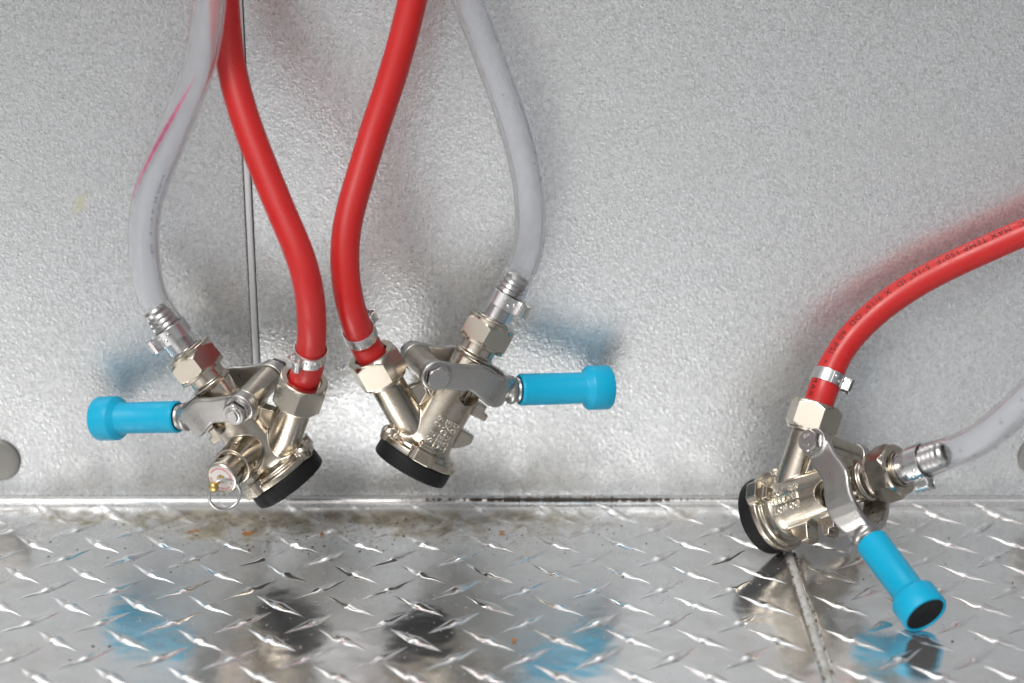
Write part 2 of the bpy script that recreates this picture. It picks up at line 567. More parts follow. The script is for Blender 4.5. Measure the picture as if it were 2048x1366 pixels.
def lug_vf(ang, L=31.0, W=5.2, H=1.25, y0=None):
    """pointed raised lug; if y0 is given, it is draped over the cove at that y"""
    nu, nv = 27, 13
    V, F = [], []
    ca, sa = math.cos(ang), math.sin(ang)
    for i in range(nu):
        u = -1 + 2 * i / (nu - 1)
        w = (1 - abs(u) ** 1.1) * W / 2
        if w < 0.02: w = 0.02
        for j in range(nv):
            v_ = -1 + 2 * j / (nv - 1)
            prof = (1 - abs(v_) ** 2.4)
            peak = 0.52 + 0.48 * math.exp(-(u / 0.13) ** 2)
            z = H * prof * min(1, w / (W * 0.22)) * peak
            x, y = u * L / 2, v_ * w
            X, Y = x * ca - y * sa, x * sa + y * ca
            zz = z - 0.03
            if y0 is not None:
                yy = y0 + Y
                if yy > -0.8: yy = -0.8
                s_ = (cove_z(yy + 0.5) - cove_z(yy - 0.5))
                nlen = math.hypot(1, s_)
                V.append((X, (yy - y0) - z * s_ / nlen, cove_z(yy) + zz / nlen))
                continue
            V.append((X, Y, zz))
    for i in range(nu - 1):
        for j in range(nv - 1):
            a = i * nv + j
            F.append((a, a + nv, a + nv + 1, a + 1))
    return V, F
A41 = rad(41)
lug_meshes = {}
def lug(kind, x, y, rnd):
    drape = y > -38
    key = (kind, round(y, 1) if drape else 'flat', rnd % 3)
    if key not in lug_meshes:
        H = 1.15 + 0.10 * (rnd % 3)
        ang = A41 if kind == '/' else -A41
        lug_meshes[key] = mesh('raised_lug', *lug_vf(ang, 32.5, 6.8 + 0.3 * (rnd % 3), H, y if drape else None), M['lug'], 180, fix=False)
    obj('raised_lug', lug_meshes[key], floor, (x, y, 0))
AX, AY = 32.18, 32.95
for k in range(-12, 13):
    for r in range(0, 6):
        for kind, px0, py0 in (('/', 6.4, 5.4 - 32.95), ('\\', -10.8, -11.0)):
            x = px0 + k * AX
            y = py0 - r * AY
            if abs(x) > 320 - 0.35 * (y + 200): pass
            lim = 262 - (-y) * 0.20 + 22
            if abs(x) > lim: continue
            if x > SEAMX: x += 2.4; y -= 0.8
            if abs(x - SEAMX) < 9: continue
            lug(kind, x + random.uniform(-.4, .4), y, random.randrange(3))
# the sealant bead in the joint between the plates
V, F = [], []
ys = [-3 - i * 4.0 for i in range(110)]
for i, y in enumerate(ys):
    w = 1.9 + 0.25 * math.sin(i * 0.9) + random.uniform(-.25, .25)
    h = 0.35 + random.uniform(-.12, .2)
    for j in range(7):
        v_ = -1 + 2 * j / 6
        V.append((SEAMX + v_ * w, y, cove_z(y) - 0.75 + (h + 0.75) * (1 - v_ * v_) ** 0.6))
for i in range(len(ys) - 1):
    for j in range(6):
        a = i * 7 + j
        F.append((a, a + 7, a + 8, a + 1))
obj('sealant_bead', mesh('sealant_bead', V, F, M['sealant'], 180), floor)
# grime line packed under the wall trim
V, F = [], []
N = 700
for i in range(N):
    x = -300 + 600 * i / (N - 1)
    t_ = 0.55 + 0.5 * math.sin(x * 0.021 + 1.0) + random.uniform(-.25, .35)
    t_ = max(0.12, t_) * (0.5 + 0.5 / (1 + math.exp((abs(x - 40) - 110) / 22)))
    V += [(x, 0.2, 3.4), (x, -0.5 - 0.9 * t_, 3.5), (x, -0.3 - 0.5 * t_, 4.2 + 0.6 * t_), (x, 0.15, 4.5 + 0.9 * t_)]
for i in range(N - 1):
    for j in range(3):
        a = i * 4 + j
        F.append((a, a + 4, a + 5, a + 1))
obj('grime_line', mesh('grime_line', V, F, M['grime'], 180), floor)

# grit and crumbs
def grit(name, n, mat, smin, smax, label, wide):
    V, F = [], []
    for _ in range(n):
        if random.random() < wide:
            x, y = random.uniform(-270, 270), -random.uniform(8, 200)
        else:
            x = random.gauss(-95, 62); y = -14 - abs(random.gauss(0, 20))
        if random.random() < 0.22:
            x = SEAMX + random.choice((-1, 1)) * random.gauss(2.4, 0.5); y = -random.uniform(55, 200)
        s = random.uniform(smin, smax) ** 1.0 * (0.5 + random.random() ** 3)
        z = cove_z(y) + s * 0.15
        k = len(V)
        pts = [(1, 0, 0), (-1, 0, 0), (0, 1, 0), (0, -1, 0), (0, 0, 1), (0, 0, -1)]
        a = random.uniform(0, 6.28)
        for p in pts:
            q = [p[0] * random.uniform(.6, 1.4), p[1] * random.uniform(.6, 1.4), p[2] * random.uniform(.3, .9)]
            V.append((x + s * (q[0] * math.cos(a) - q[1] * math.sin(a)), y + s * (q[0] * math.sin(a) + q[1] * math.cos(a)), z + s * q[2]))
        F += [tuple(k + i for i in f) for f in ((0, 2, 4), (2, 1, 4), (1, 3, 4), (3, 0, 4), (2, 0, 5), (1, 2, 5), (3, 1, 5), (0, 3, 5))]
    obj(name, mesh(name, V, F, mat, 30), None, kind='stuff', label=label, category='grit')
grit('brown_grit', 1300, M['grit'], 0.18, 0.7, 'brown specks of grit strewn on the tread plate near the wall', 0.25)
grit('pale_dust', 1500, M['grit_pale'], 0.12, 0.34, 'pale dust crumbs scattered over the whole tread plate', 0.6)

def leaf(x, y, L, W, a, label):
    V, F = [], []
    n = 9
    for i in range(n):
        u = -1 + 2 * i / (n - 1)
        w = W / 2 * (1 - u * u) ** 0.6 + 0.02
        for v_ in (-1, 0, 1):
            X, Y = u * L / 2, v_ * w * random.uniform(.8, 1.1)
            V.append((X * math.cos(a) - Y * math.sin(a), X * math.sin(a) + Y * math.cos(a), 0.25 + 0.5 * abs(v_) + 0.4 * u * u))
    for i in range(n - 1):
        for j in range(2):
            k = i * 3 + j; F.append((k, k + 3, k + 4, k + 1))
    me = evaluated(mesh('leaf_scrap', V, F, M['leaf'], 180), [('SOLIDIFY', dict(thickness=0.00015))], 'leaf_scrap')
    obj('leaf_scrap', me, None, (x, y, cove_z(y)), label=label, category='leaf', group='orange leaf scraps on the tread plate')
leaf(-132.0, -33.5, 6.0, 3.4, 0.2, 'largest orange leaf scrap, lying below the left coupler')
leaf(-160, -31, 5.0, 1.6, 0.3, 'thin rust-brown leaf scrap to the left of the largest one')
leaf(-95, -34, 2.6, 2.0, 1.2, 'tiny orange leaf scrap to the right of the largest one')
leaf(-5, -31.5, 3.4, 1.8, 0.1, 'small orange leaf scrap near the wall, right of the middle coupler')
leaf(1, -144, 2.6, 2.2, 0.8, 'lone brown leaf scrap far out on the plate, nearest the camera')

# ------------------------------------------------------------------ keg coupler, local frame: Z = body axis, X = side arm, Y = text side
PIN = Vector((19.6, 0, 48.6))
ARM = rad(58.65)
ARM_D = Vector((math.sin(ARM), 0, math.cos(ARM)))
ARM_O = Vector((0, 0, 13.3))
def build_meshes():
    m = {}
    # cast body: lathe with bore, side arm, hinge barrel, lugs -> one cast surface
    outer = [(7.5, 8.2), (19.3, 8.2), (19.9, 8.7), (19.9, 11.2), (19.4, 11.7), (17.9, 11.9), (17.7, 13.6), (17.2, 14.0), (15.6, 14.3), (14.0, 15.4), (13.3, 17.2), (13.0, 19.5), (12.9, 46), (12.3, 47.8), (10.4, 49.4), (9.4, 51.2), (9.2, 62.2),
             (9.9, 62.7), (10.0, 64.0), (9.4, 64.6), (8.8, 64.9), (8.8, 70.0), (7.4, 70.0), (7.4, 8.2)]
    V, F = lathe(outer, n=72)
    n = 72; L = len(outer)
    F += []                                    # close bore to the flange underside
    for i in range(n):
        j = (i + 1) % n; a, b = (L - 1) * n, 0
    body = raw('body', (V, F))
    # slot the lever's cams run in
    sl = []
    for i in range(16):
        a = math.pi * i / 15; sl.append((-4.2 + 6.4 * math.cos(a), 55.0 + 6.4 * math.sin(a)))
    for i in range(16):
        a = math.pi + math.pi * i / 15; sl.append((-4.2 + 6.4 * math.cos(a), 48.0 + 6.4 * math.sin(a)))
    body = cut(body, prism(sl, 'y', -16, 16), 'body')
    bm = bmesh.new(); bm.from_mesh(body)
    V = [tuple(v.co / S) for v in bm.verts]; F = [tuple(v.index for v in f.verts) for f in bm.faces]
    bm.free()
    core = (V, F)
    arm = lathe([(0, 0), (8.3, 0), (8.3, 37.5), (8.0, 40), (0, 40)], ARM_O, ARM_D, 56)
    barrel = lathe([(0, -12.2), (6.1, -12.2), (6.4, -11.8), (6.4, 11.8), (6.1, 12.2), (0, 12.2)], PIN, (0, 1, 0), 56)
    web = prism([(10, 36), (15, 40), (21, 44), (21, 50), (14, 53.5), (9.4, 53)], 'y', -5.5, 5.5)
    web2 = prism([(6, 22), (24, 33), (14.5, 44), (10, 46)], 'y', -2.2, 2.2)
    blockA = prism([(-11.5, 37.6), (-20.4, 37.6), (-20.9, 38.2), (-20.9, 41.2), (-18.0, 41.6), (-18.0, 44.8), (-11.5, 44.8)], 'y', -4.2, 4.2)
    blockB = prism([(-11.5, 18.5), (-15.7, 20.6), (-20.4, 25.2), (-19.6, 29.2), (-11.5, 29.6)], 'y', -4.6, 4.6)
    ears = []
    for az in (74, 254):
        a = rad(az)
        def R(p): return (p[0] * math.cos(a) - p[1] * math.sin(a), p[0] * math.sin(a) + p[1] * math.cos(a))
        poly = [R(p) for p in ((14.5, -6.5), (20.2, -6.2), (22.3, -4.0), (22.3, 4.0), (20.2, 6.2), (14.5, 6.5))]
        ears.append(prism(poly, 'z', 8.4, 14.6))
        poly = [R(p) for p in ((12.5, -3.5), (17.5, -3.5), (17.5, 3.5), (12.5, 3.5))]
        ears.append(prism(poly, 'z', 13, 17.5))
    nub = lathe([(0, -4.2), (3.6, -4.2), (4.4, -3.4), (4.4, 0.6), (3.2, 2.6), (0, 3.2)], (18.0, 0, 12.6), (0.25, 0, 1), 32)
    boss = lathe([(0, -6), (9.3, -6), (9.3, 25.4), (0, 25.4)], (0, 0, 27.9), (0, -1, 0), 56)
    boss = raw('boss', boss)
    for az in (35, -62, 128, 215):
        a = rad(az)
        d = Vector((math.sin(a), 0, math.cos(a)))
        boss = cut(boss, lathe([(0, 7.2), (1.25, 7.2), (1.25, 12), (0, 12)], (0, -19.5, 27.9), d, 20), 'boss')
    bm = bmesh.new(); bm.from_mesh(boss)
    bossvf = ([tuple(v.co / S) for v in bm.verts], [tuple(v.index for v in f.verts) for f in bm.faces]); bm.free()
    allp = join(core, arm, barrel, web, web2, blockA, blockB, nub, bossvf, *ears)
    me = raw('body', allp)
    me = evaluated(me, [('REMESH', dict(mode='VOXEL', voxel_size=0.00036, use_smooth_shade=True)),
                        ('SMOOTH', dict(factor=0.5, iterations=6))], 'body')
    m['body'] = finish(me, M['nickel'], 180)
    # raised lettering on the +Y side
    Vs, Fs = [], []
    for line, voff, sp in (("DO NOT", 4.5, 1.08), ("EXCEED", 0.1, 1.08), ("60 PSI", -4.3, 1.14)):
        V, F = text_mesh(line, 4.5, 0.34, sp, 2, 0.13)
        k = len(Vs)
        w = max(v[0] for v in V) - min(v[0] for v in V)
        for u, q, e in V:
            r = 13.3 + e
            ph = (q + voff) / 13.0
            Vs.append((-r * math.sin(ph), r * math.cos(ph), 24.5 - u * 15.4 / w))
        Fs += [tuple(i + k for i in f) for f in F]
    m['raised_lettering'] = mesh('raised_lettering', Vs, Fs, M['letters'], 60, fix=False)
    # small parts
    m['rubber_seal'] = mesh('rubber_seal', *lathe([(0, 0.8), (13, 0.8), (14, 0.1), (17.6, 0.0), (18.6, 0.6), (19.0, 2.0), (19.0, 7.3), (18.4, 8.3), (0, 8.3)], n=80), M['rubber'], 30)
    m['probe_tube'] = mesh('probe_tube', *join(lathe([(0, 20), (6.6, 20), (6.6, 49), (5.2, 49.3), (5.2, 51), (6.6, 51.3), (6.6, 66), (0, 66)]),
                                               lathe([(0, 42), (2.6, 42), (2.6, 64), (0, 64)], (-6.6, 0, 0))), M['nickel_smooth'], 40)
    m['outlet_nut'] = mesh('outlet_nut', *hexnut(23.4, 69.4, 82.4, 12.1, 8.3, 1.7, 1.7), M['nickel_smooth'], 24)
    m['gas_nut'] = mesh('gas_nut', *hexnut(22.6, 39.6, 54.8, 11.3, 8.1, 1.2, 0.5, ARM_O, ARM_D), M['nickel_smooth'], 24)
    # hose barb, ribbed
    pr = [(0, 78), (6.9, 78), (6.9, 83.6), (5.6, 84.0), (5.6, 90)]
    z = 90
    while z < 105:
        pr += [(6.45, z + 0.2), (6.4, z + 0.6), (5.65, z + 2.2)]; z += 2.5
    pr += [(5.9, 106.6), (5.3, 108.0), (4.1, 108.3), (4.1, 100), (0, 100)]
    m['hose_barb'] = mesh('hose_barb', *lathe(pr, n=56), M['steel'], 28)
    m['collar_ring'] = mesh('collar_ring', *lathe([(7.2, 81.3), (8.1, 81.3), (8.4, 81.8), (8.4, 83.0), (8.0, 83.4), (7.0, 83.4), (6.8, 83.0), (7.0, 81.3)], n=56), M['nickel_smooth'], 30)
    # lever: one bent yoke
    K = [(26.0, 15.9, 47.4, 2.6), (25.2, 15.9, 47.6, 4.2), (23.6, 15.9, 47.9, 5.9), (21.6, 15.9, 48.3, 6.9), (19.6, 15.9, 48.9, 7.2), (16.0, 15.9, 50.2, 6.9), (12, 15.9, 51.5, 6.9), (8, 15.9, 52.9, 7.1), (4, 15.9, 54.9, 7.3),
         (0.5, 15.8, 56.4, 7.2), (-3, 15.6, 56.3, 7.4), (-6.5, 15.1, 55.6, 7.4), (-10, 14.2, 54.9, 7.6), (-13.5, 12.8, 54.6, 7.9), (-17, 10.6, 54.6, 8.0), (-20, 8.0, 54.9, 7.7), (-22.3, 5.0, 55.3, 7.2), (-23.6, 2.0, 55.8, 6.9)]
    path = K + [(x, -y, zc, hh) for x, y, zc, hh in reversed(K)]
    V, F = [], []
    npt = len(path)
    T = 3.4
    sect = []
    for i, (x, y, zc, hh) in enumerate(path):
        a = path[max(0, i - 1)]; b = path[min(npt - 1, i + 1)]
        tx, ty = b[0] - a[0], b[1] - a[1]
        l = math.hypot(tx, ty) or 1
        nx, ny = -ty / l, tx / l                 # outward (+Y side first, walking towards -X: left normal is -Y) -> flip
        nx, ny = -nx, -ny
        slope = 0.0
        ring = []
        q = 1.15
        rs = [(-T / 2 + q, hh), (0, hh + 0.05), (T / 2 - q, hh), (T / 2 - 0.35, hh - 0.35), (T / 2, hh - q), (T / 2 + 0.12, 0.0), (T / 2, -hh + q), (T / 2 - 0.35, -hh + 0.35), (T / 2 - q, -hh), (0, -hh - 0.05), (-T / 2 + q, -hh), (-T / 2 + .35, -hh + .35), (-T / 2, -hh + q), (-T / 2, hh - q), (-T / 2 + .35, hh - .35)]
        for o_, h_ in rs:
            ring.append((x + nx * o_, y + ny * o_, zc + h_))
        sect.append(ring)
    k = len(sect[0])
    for r_ in sect: V += r_
    for i in range(npt - 1):
        for j in range(k):
            a, b = i * k + j, i * k + (j + 1) % k
            F.append((a, b, b + k, a + k))
    F.append(tuple(range(k))); F.append(tuple(range((npt - 1) * k, npt * k))[::-1])
    hd = Vector((-math.sin(rad(63.16)), 0, math.cos(rad(63.16))))
    HI = Vector((-30.1, 0, 58.7))
    hub = lathe([(0, -6.6), (5.5, -6.6), (7.1, -5.0), (7.0, -3.2), (6.0, -2.2), (5.4, -1.6), (6.3, -1.0), (6.4, -0.3), (5.6, 0.3), (5.3, 1.0), (5.3, 6), (0, 6)], HI, hd, 48)
    bossA = lathe([(0, 12.7), (6.6, 12.7), (7.1, 13.2), (7.1, 18.0), (6.6, 18.4), (0, 18.4)], (PIN.x, 0, PIN.z), (0, 1, 0), 48)
    bossB = lathe([(0, 12.7), (6.6, 12.7), (7.1, 13.2), (7.1, 18.0), (6.6, 18.4), (0, 18.4)], (PIN.x, 0, PIN.z), (0, -1, 0), 48)
    V, F = join((V, F), hub, bossA, bossB)
    V = [(x - PIN.x, y, z_ - PIN.z) for x, y, z_ in V]
    me = raw('lever', (V, F))
    me = evaluated(me, [('REMESH', dict(mode='VOXEL', voxel_size=0.0004, use_smooth_shade=True)), ('SMOOTH', dict(factor=0.5, iterations=7))], 'lever')
    m['lever'] = finish(me, M['lever'], 180)
    HL = HI - PIN
    m['grip'] = mesh('grip', *lathe([(5.5, 1.6), (6.4, 0.3), (6.9, 0.0), (7.4, 0.25), (7.75, 0.9), (7.8, 2), (7.7, 33.2), (8.2, 34.0), (10.6, 36.0), (10.95, 36.7), (11.0, 46.4), (10.7, 47.0), (10.2, 47.25), (9.6, 47.1), (9.4, 46.6), (9.4, 44.5), (0, 44.5)], HL, hd, 80), M['blue'], 50)
    m['end_cap'] = mesh('end_cap', *lathe([(0, 44.6), (9.38, 44.6), (9.38, 46.4), (8.7, 46.7), (6, 46.2), (3, 45.7), (0, 45.5)], HL, hd, 64), M['rubber'], 50)
    # hinge bolt: hex head on +Y, nut with bolt end on -Y
    head = hexnut(10.0, 18.5, 23.0, 4.9, None, 0, 0, (PIN.x, 0, PIN.z), (0, 1, 0), rot=rad(10))
    washer = lathe([(0, 18.42), (6.2, 18.42), (6.2, 19.0), (0, 19.0)], (PIN.x, 0, PIN.z), (0, 1, 0), 40)
    shank = lathe([(0, -26), (2.6, -26), (2.9, -25.5), (2.9, 18), (0, 18)], (PIN.x, 0, PIN.z), (0, 1, 0), 32)
    m['hinge_bolt'] = mesh('hinge_bolt', *join(head, washer, shank), M['steel'], 26)
    nut = hexnut(10.0, 19.2, 24.4, 4.9, None, 0, 0, (PIN.x, 0, PIN.z), (0, -1, 0), rot=rad(3))
    col = lathe([(3.1, 24.3), (4.0, 24.4), (3.8, 25.2), (3.1, 25.3), (3.1, 24.3)], (PIN.x, 0, PIN.z), (0, -1, 0), 32)
    w2 = lathe([(0, 18.42), (6.2, 18.42), (6.2, 19.1), (0, 19.1)], (PIN.x, 0, PIN.z), (0, -1, 0), 40)
    m['lock_nut'] = mesh('lock_nut', *join(nut, col, w2), M['steel'], 26)
    # bolt head marks
    Vs, Fs = [], []
    for txt, up in (("A2-70", 1), ("THE", -1)):
        V, F = text_mesh(txt, 2.3, 0.14, 1.0, 2)
        k = len(Vs)
        for u, q, e in V:
            # +Y face: reading along -Z, letters up along -X
            if up > 0:
                a = u / 2.9
                rr = 2.9 + q
                uu, qq = rr * math.sin(a), rr * math.cos(a) - 0.2
            else: uu, qq = u, q - 2.4
            Vs.append((PIN.x - qq, 23.02 + e, PIN.z - uu))
        Fs += [tuple(i + k for i in f) for f in F]
    m['head_marks'] = mesh('head_marks', Vs, Fs, M['steel'], 40, fix=False)
    # relief valve on -Y
    o = (0, 0, 27.9); d = (0, -1, 0)
    cap = raw('relief_valve', lathe([(0, 24.5), (8.3, 24.5), (8.3, 34.6), (8.0, 35.6), (7.5, 36.1), (7.0, 36.2), (6.9, 35.7), (0, 35.7)], o, d, 64))
    for az in (20, -75, 110, 200):
        a = rad(az)
        cap = cut(cap, lathe([(0, 6.0), (1.5, 6.0), (1.5, 11), (0, 11)], (0, -29.5, 27.9), (math.sin(a), 0, math.cos(a)), 24), 'relief_valve')
    m['relief_valve'] = finish(cap, M['nickel_smooth'], 30)
    m['label_disc'] = mesh('label_disc', *lathe([(2.2, 35.75), (2.2, 36.0), (6.6, 36.0), (6.8, 35.75)], o, d, 64), M['white'], 30)
    Vs, Fs = [], []
    rnd = random.Random(3)
    a = 0.0
    while a < 2 * math.pi - 0.12:
        w = rnd.uniform(0.09, 0.15)
        if not (2.0 < a < 2.5 or 4.9 < a < 5.2):
            r0, r1 = 4.9 + rnd.uniform(-.1, .2), 6.0 + rnd.uniform(-.15, .1)
            k = len(Vs)
            for rr, aa in ((r0, a), (r1, a), (r1, a + w * 0.6), (r0, a + w * 0.6)):
                Vs.append((rr * math.cos(aa), -36.06, 27.9 + rr * math.sin(aa)))
            Fs.append((k, k + 1, k + 2, k + 3))
        a += w
    m['label_print'] = mesh('label_print', Vs, Fs, M['pink'], 30, False)
    m['pull_pin'] = mesh('pull_pin', *join(lathe([(0, 34), (1.5, 34), (1.5, 37), (1.3, 38), (1.3, 41.5), (2.3, 42.3), (2.6, 43.4), (2.2, 44.6), (1.2, 45.3), (0, 45.4)], o, d, 32)), M['brass'], 50)
    # split ring through the pin
    Vs, Fs = [], []
    n, mm = 130, 10
    for i in range(n):
        t_ = i / (n - 1); a = 2 * math.pi * 1.85 * t_
        R_ = 7.4 - 0.1 * t_
        off = -0.75 + 1.5 * t_
        c = Vector((R_ * math.cos(a), off, R_ * math.sin(a)))
        rd = Vector((math.cos(a), 0, math.sin(a)))
        for j in range(mm):
            b = 2 * math.pi * j / mm
            Vs.append(tuple(c + rd * 0.74 * math.cos(b) + Vector((0, 1, 0)) * 0.74 * math.sin(b)))
    for i in range(n - 1):
        for j in range(mm):
            a_, b_ = i * mm + j, i * mm + (j + 1) % mm
            Fs.append((a_, a_ + mm, b_ + mm, b_))
    m['split_ring'] = mesh('split_ring', Vs, Fs, M['clamp'], 180)
    return m

CM = build_meshes()
def rodrigues(w):
    w = Vector(w); return Matrix.Rotation(w.length, 4, w.normalized())
POSES = [((0.04243, -0.63696, -0.40271), (-106.355, -53.166, 35.888)),
         ((-0.78226, -0.19411, -2.70677), (-49.918, -53.539, 44.267)),
         ((1.18449, -0.03172, 1.75835), (122.452, -47.512, 16.081))]
LEVER = [1.54, -0.06, -3.19]
CL = ['left keg coupler, relief valve and pull ring facing out, blue lever grip pointing left',
      'middle hanging keg coupler, blue lever grip pointing right, raised lettering on its body',
      'right keg coupler lying on the tread plate, blue lever grip resting on the floor']
MATS = []
for i, (rvec, tv) in enumerate(POSES):
    root = empty('keg_coupler', label=CL[i], category='keg coupler', group='keg couplers with blue lever grips')
    mw = Matrix.Translation(Vector(tv) * S) @ rodrigues(rvec)
    root.matrix_world = mw
    MATS.append((rodrigues(rvec), Vector(tv)))
    body = obj('body', CM['body'], root)
    obj('raised_lettering', CM['raised_lettering'], body)
    obj('rubber_seal', CM['rubber_seal'], root)
    obj('probe_tube', CM['probe_tube'], root)
    camloc = rodrigues(rvec).to_3x3().transposed() @ (Vector((0, -899, 409)) - Vector(tv))
    for nm, o_, d_, off in (('outlet_nut', Vector((0, 0, 0)), Vector((0, 0, 1)), (0, 4, 24)[i]), ('gas_nut', ARM_O, ARM_D, (4, 11, 17)[i])):
        X_, Y_, Z_ = frame_for(d_)
        cd = camloc - o_
        az = math.atan2(cd.dot(Y_), cd.dot(X_)) + rad(off)     # corners sit at multiples of 60 degrees
        nt = obj(nm, CM[nm], root)
        nt.matrix_local = Matrix.Translation(o_ * S) @ Matrix.Rotation(az, 4, d_) @ Matrix.Translation(-o_ * S)
    hb = obj('hose_barb', CM['hose_barb'], root)
    obj('collar_ring', CM['collar_ring'], hb)
    lv = obj('lever', CM['lever'], root, PIN)
    lv.rotation_euler = (0, -rad(LEVER[i]), 0)
    g = obj('grip', CM['grip'], lv)
    obj('end_cap', CM['end_cap'], lv)
    hbt = obj('hinge_bolt', CM['hinge_bolt'], root)
    obj('head_marks', CM['head_marks'], hbt)
    obj('lock_nut', CM['lock_nut'], hbt)
    rvv = obj('relief_valve', CM['relief_valve'], root)
    obj('label_disc', CM['label_disc'], rvv)
    obj('label_print', CM['label_print'], rvv)
    obj('pull_pin', CM['pull_pin'], rvv)
    ring = obj('split_ring', CM['split_ring'], rvv)
    # the ring hangs from the pin under its own weight: its plane holds the world's down direction
    R3 = rodrigues(rvec).to_3x3()
    down = (R3.transposed() @ Vector((0.55, 0.10, -1))).normalized()
    hole = Vector((0, -40.2, 27.9))
    nrm = (R3.transposed() @ Vector((0.18, -0.80, 0.28)))
    nrm = (nrm - down * nrm.dot(down)).normalized()
    xx = down; yy = nrm; zz = xx.cross(yy)
    rm = Matrix((xx, yy, zz)).transposed().to_4x4()
    ring.matrix_local = Matrix.Translation((hole + down * 6.6) * S) @ rm

# ------------------------------------------------------------------ hoses
HP = {
 'C1red': [(-98.3, -66.0, 91.9), (-96.4, -67.7, 97.4), (-94.5, -69.4, 102.8), (-90.8, -80.0, 125.7), (-91.6, -84.0, 148.5), (-95.7, -80.0, 162.5), (-100.3, -76.0, 171.4), (-110.7, -66.0, 194.0), (-120.4, -56.0, 216.9), (-127.2, -46.0, 239.9), (-129.6, -38.0, 267.4), (-130.3, -32.0, 302.2), (-129.1, -30.0, 338.9)],
 'C1clear': [(-152.7, -46.5, 99.5), (-156.8, -46.0, 105.2), (-160.3, -45.5, 110.0), (-163.8, -45.0, 114.8), (-167.9, -44.4, 120.5), (-170.3, -44.0, 123.7), (-171.4, -46.0, 141.3), (-171.5, -50.0, 160.7), (-167.8, -54.0, 178.6), (-162.1, -56.0, 191.4), (-150.0, -58.0, 217.3), (-138.4, -60.0, 242.7), (-132.6, -62.0, 271.4), (-129.2, -62.0, 305.9), (-126.8, -60.0, 341.3)],
 'C2red': [(-64.6, -56.3, 100.4), (-67.1, -56.9, 105.8), (-69.7, -57.6, 111.2), (-72.8, -68.0, 125.2), (-76.4, -66.0, 141.5), (-77.0, -62.0, 157.1), (-75.0, -56.0, 172.0), (-70.5, -50.0, 185.6), (-64.4, -42.0, 205.3), (-57.2, -36.0, 225.2), (-50.6, -32.0, 245.7), (-45.4, -28.0, 265.8), (-36.6, -24.0, 301.2), (-28.8, -22.0, 338.3)],
 'C2clear': [(-10.7, -36.6, 110.7), (-7.2, -35.1, 116.6), (-4.3, -33.8, 121.7), (-1.3, -32.5, 126.7), (2.2, -31.0, 132.6), (4.2, -30.1, 136.0), (8.3, -32.0, 145.6), (9.2, -32.0, 155.5), (8.0, -32.0, 180.8), (3.0, -32.0, 202.9), (-4.2, -32.0, 224.3), (-12.2, -30.0, 245.3), (-19.8, -30.0, 266.1), (-32.4, -28.0, 301.7), (-43.1, -26.0, 338.6)],
 'C3red': [(147.7, -37.3, 67.4), (149.6, -35.3, 72.7), (151.5, -33.3, 78.0), (156.1, -27.0, 88.0), (163.3, -21.0, 97.8), (173.2, -17.0, 107.6), (186.4, -14.5, 118.3), (204.1, -13.5, 129.8), (225.0, -13.0, 140.3), (246.9, -13.0, 150.9), (277.5, -15.0, 165.5), (312.4, -20.0, 181.6)],
 'C3clear': [(177.2, -86.6, 57.5), (182.0, -90.1, 61.2), (186.2, -93.1, 64.3), (190.3, -96.0, 67.5), (195.2, -99.5, 71.2), (197.9, -101.5, 73.3), (206.9, -108.0, 78.8), (215.2, -112.0, 89.0), (226.4, -114.0, 102.2), (239.1, -112.0, 118.2), (258.8, -104.0, 142.2), (282.1, -90.0, 170.1)],
}
class Path:
    def __init__(s, pts, smooth=6, step=1.5):
        P = [Vector(p) for p in pts]
        Q = [P[0] * 2 - P[1]] + P + [P[-1] * 2 - P[-2]]
        out = []
        for i in range(1, len(Q) - 2):
            p0, p1, p2, p3 = Q[i - 1:i + 3]
            t01 = (p1 - p0).length ** .5; t12 = (p2 - p1).length ** .5; t23 = (p3 - p2).length ** .5
            m1 = (p2 - p1) + ((p1 - p0) / t01 - (p2 - p0) / (t01 + t12)) * t12
            m2 = (p2 - p1) + ((p3 - p2) / t23 - (p3 - p1) / (t12 + t23)) * t12
            n = max(2, int((p2 - p1).length / step))
            for j in range(n):
                t_ = j / n
                out.append((2 * t_ ** 3 - 3 * t_ ** 2 + 1) * p1 + (t_ ** 3 - 2 * t_ ** 2 + t_) * m1 + (-2 * t_ ** 3 + 3 * t_ ** 2) * p2 + (t_ ** 3 - t_ ** 2) * m2)
        out.append(P[-1])
        for _ in range(smooth * 10):
            out = out[:8] + [(out[i - 1] + out[i] * 2 + out[i + 1]) / 4 for i in range(8, len(out) - 1)] + out[-1:]
        s.p = out
        s.s = [0.0]
        for a, b in zip(out[:-1], out[1:]): s.s.append(s.s[-1] + (b - a).length)
        s.t = []
        for i in range(len(out)):
            s.t.append((out[min(i + 1, len(out) - 1)] - out[max(i - 1, 0)]).normalized())
        x, _, _ = frame_for(s.t[0])
        s.x = []
        for t_ in s.t:
            x = (x - t_ * x.dot(t_)).normalized(); s.x.append(x.copy())
    def at(s, u):
        u = min(max(u, 0), s.s[-1] - 1e-4)
        lo, hi = 0, len(s.s) - 1
        while hi - lo > 1:
            m = (lo + hi) // 2
            if s.s[m] <= u: lo = m
            else: hi = m
        f = (u - s.s[lo]) / (s.s[hi] - s.s[lo])
        t_ = (s.t[lo].lerp(s.t[hi], f)).normalized()
        x = s.x[lo].lerp(s.x[hi], f); x = (x - t_ * x.dot(t_)).normalized()
        return s.p[lo].lerp(s.p[hi], f), t_, x, t_.cross(x)

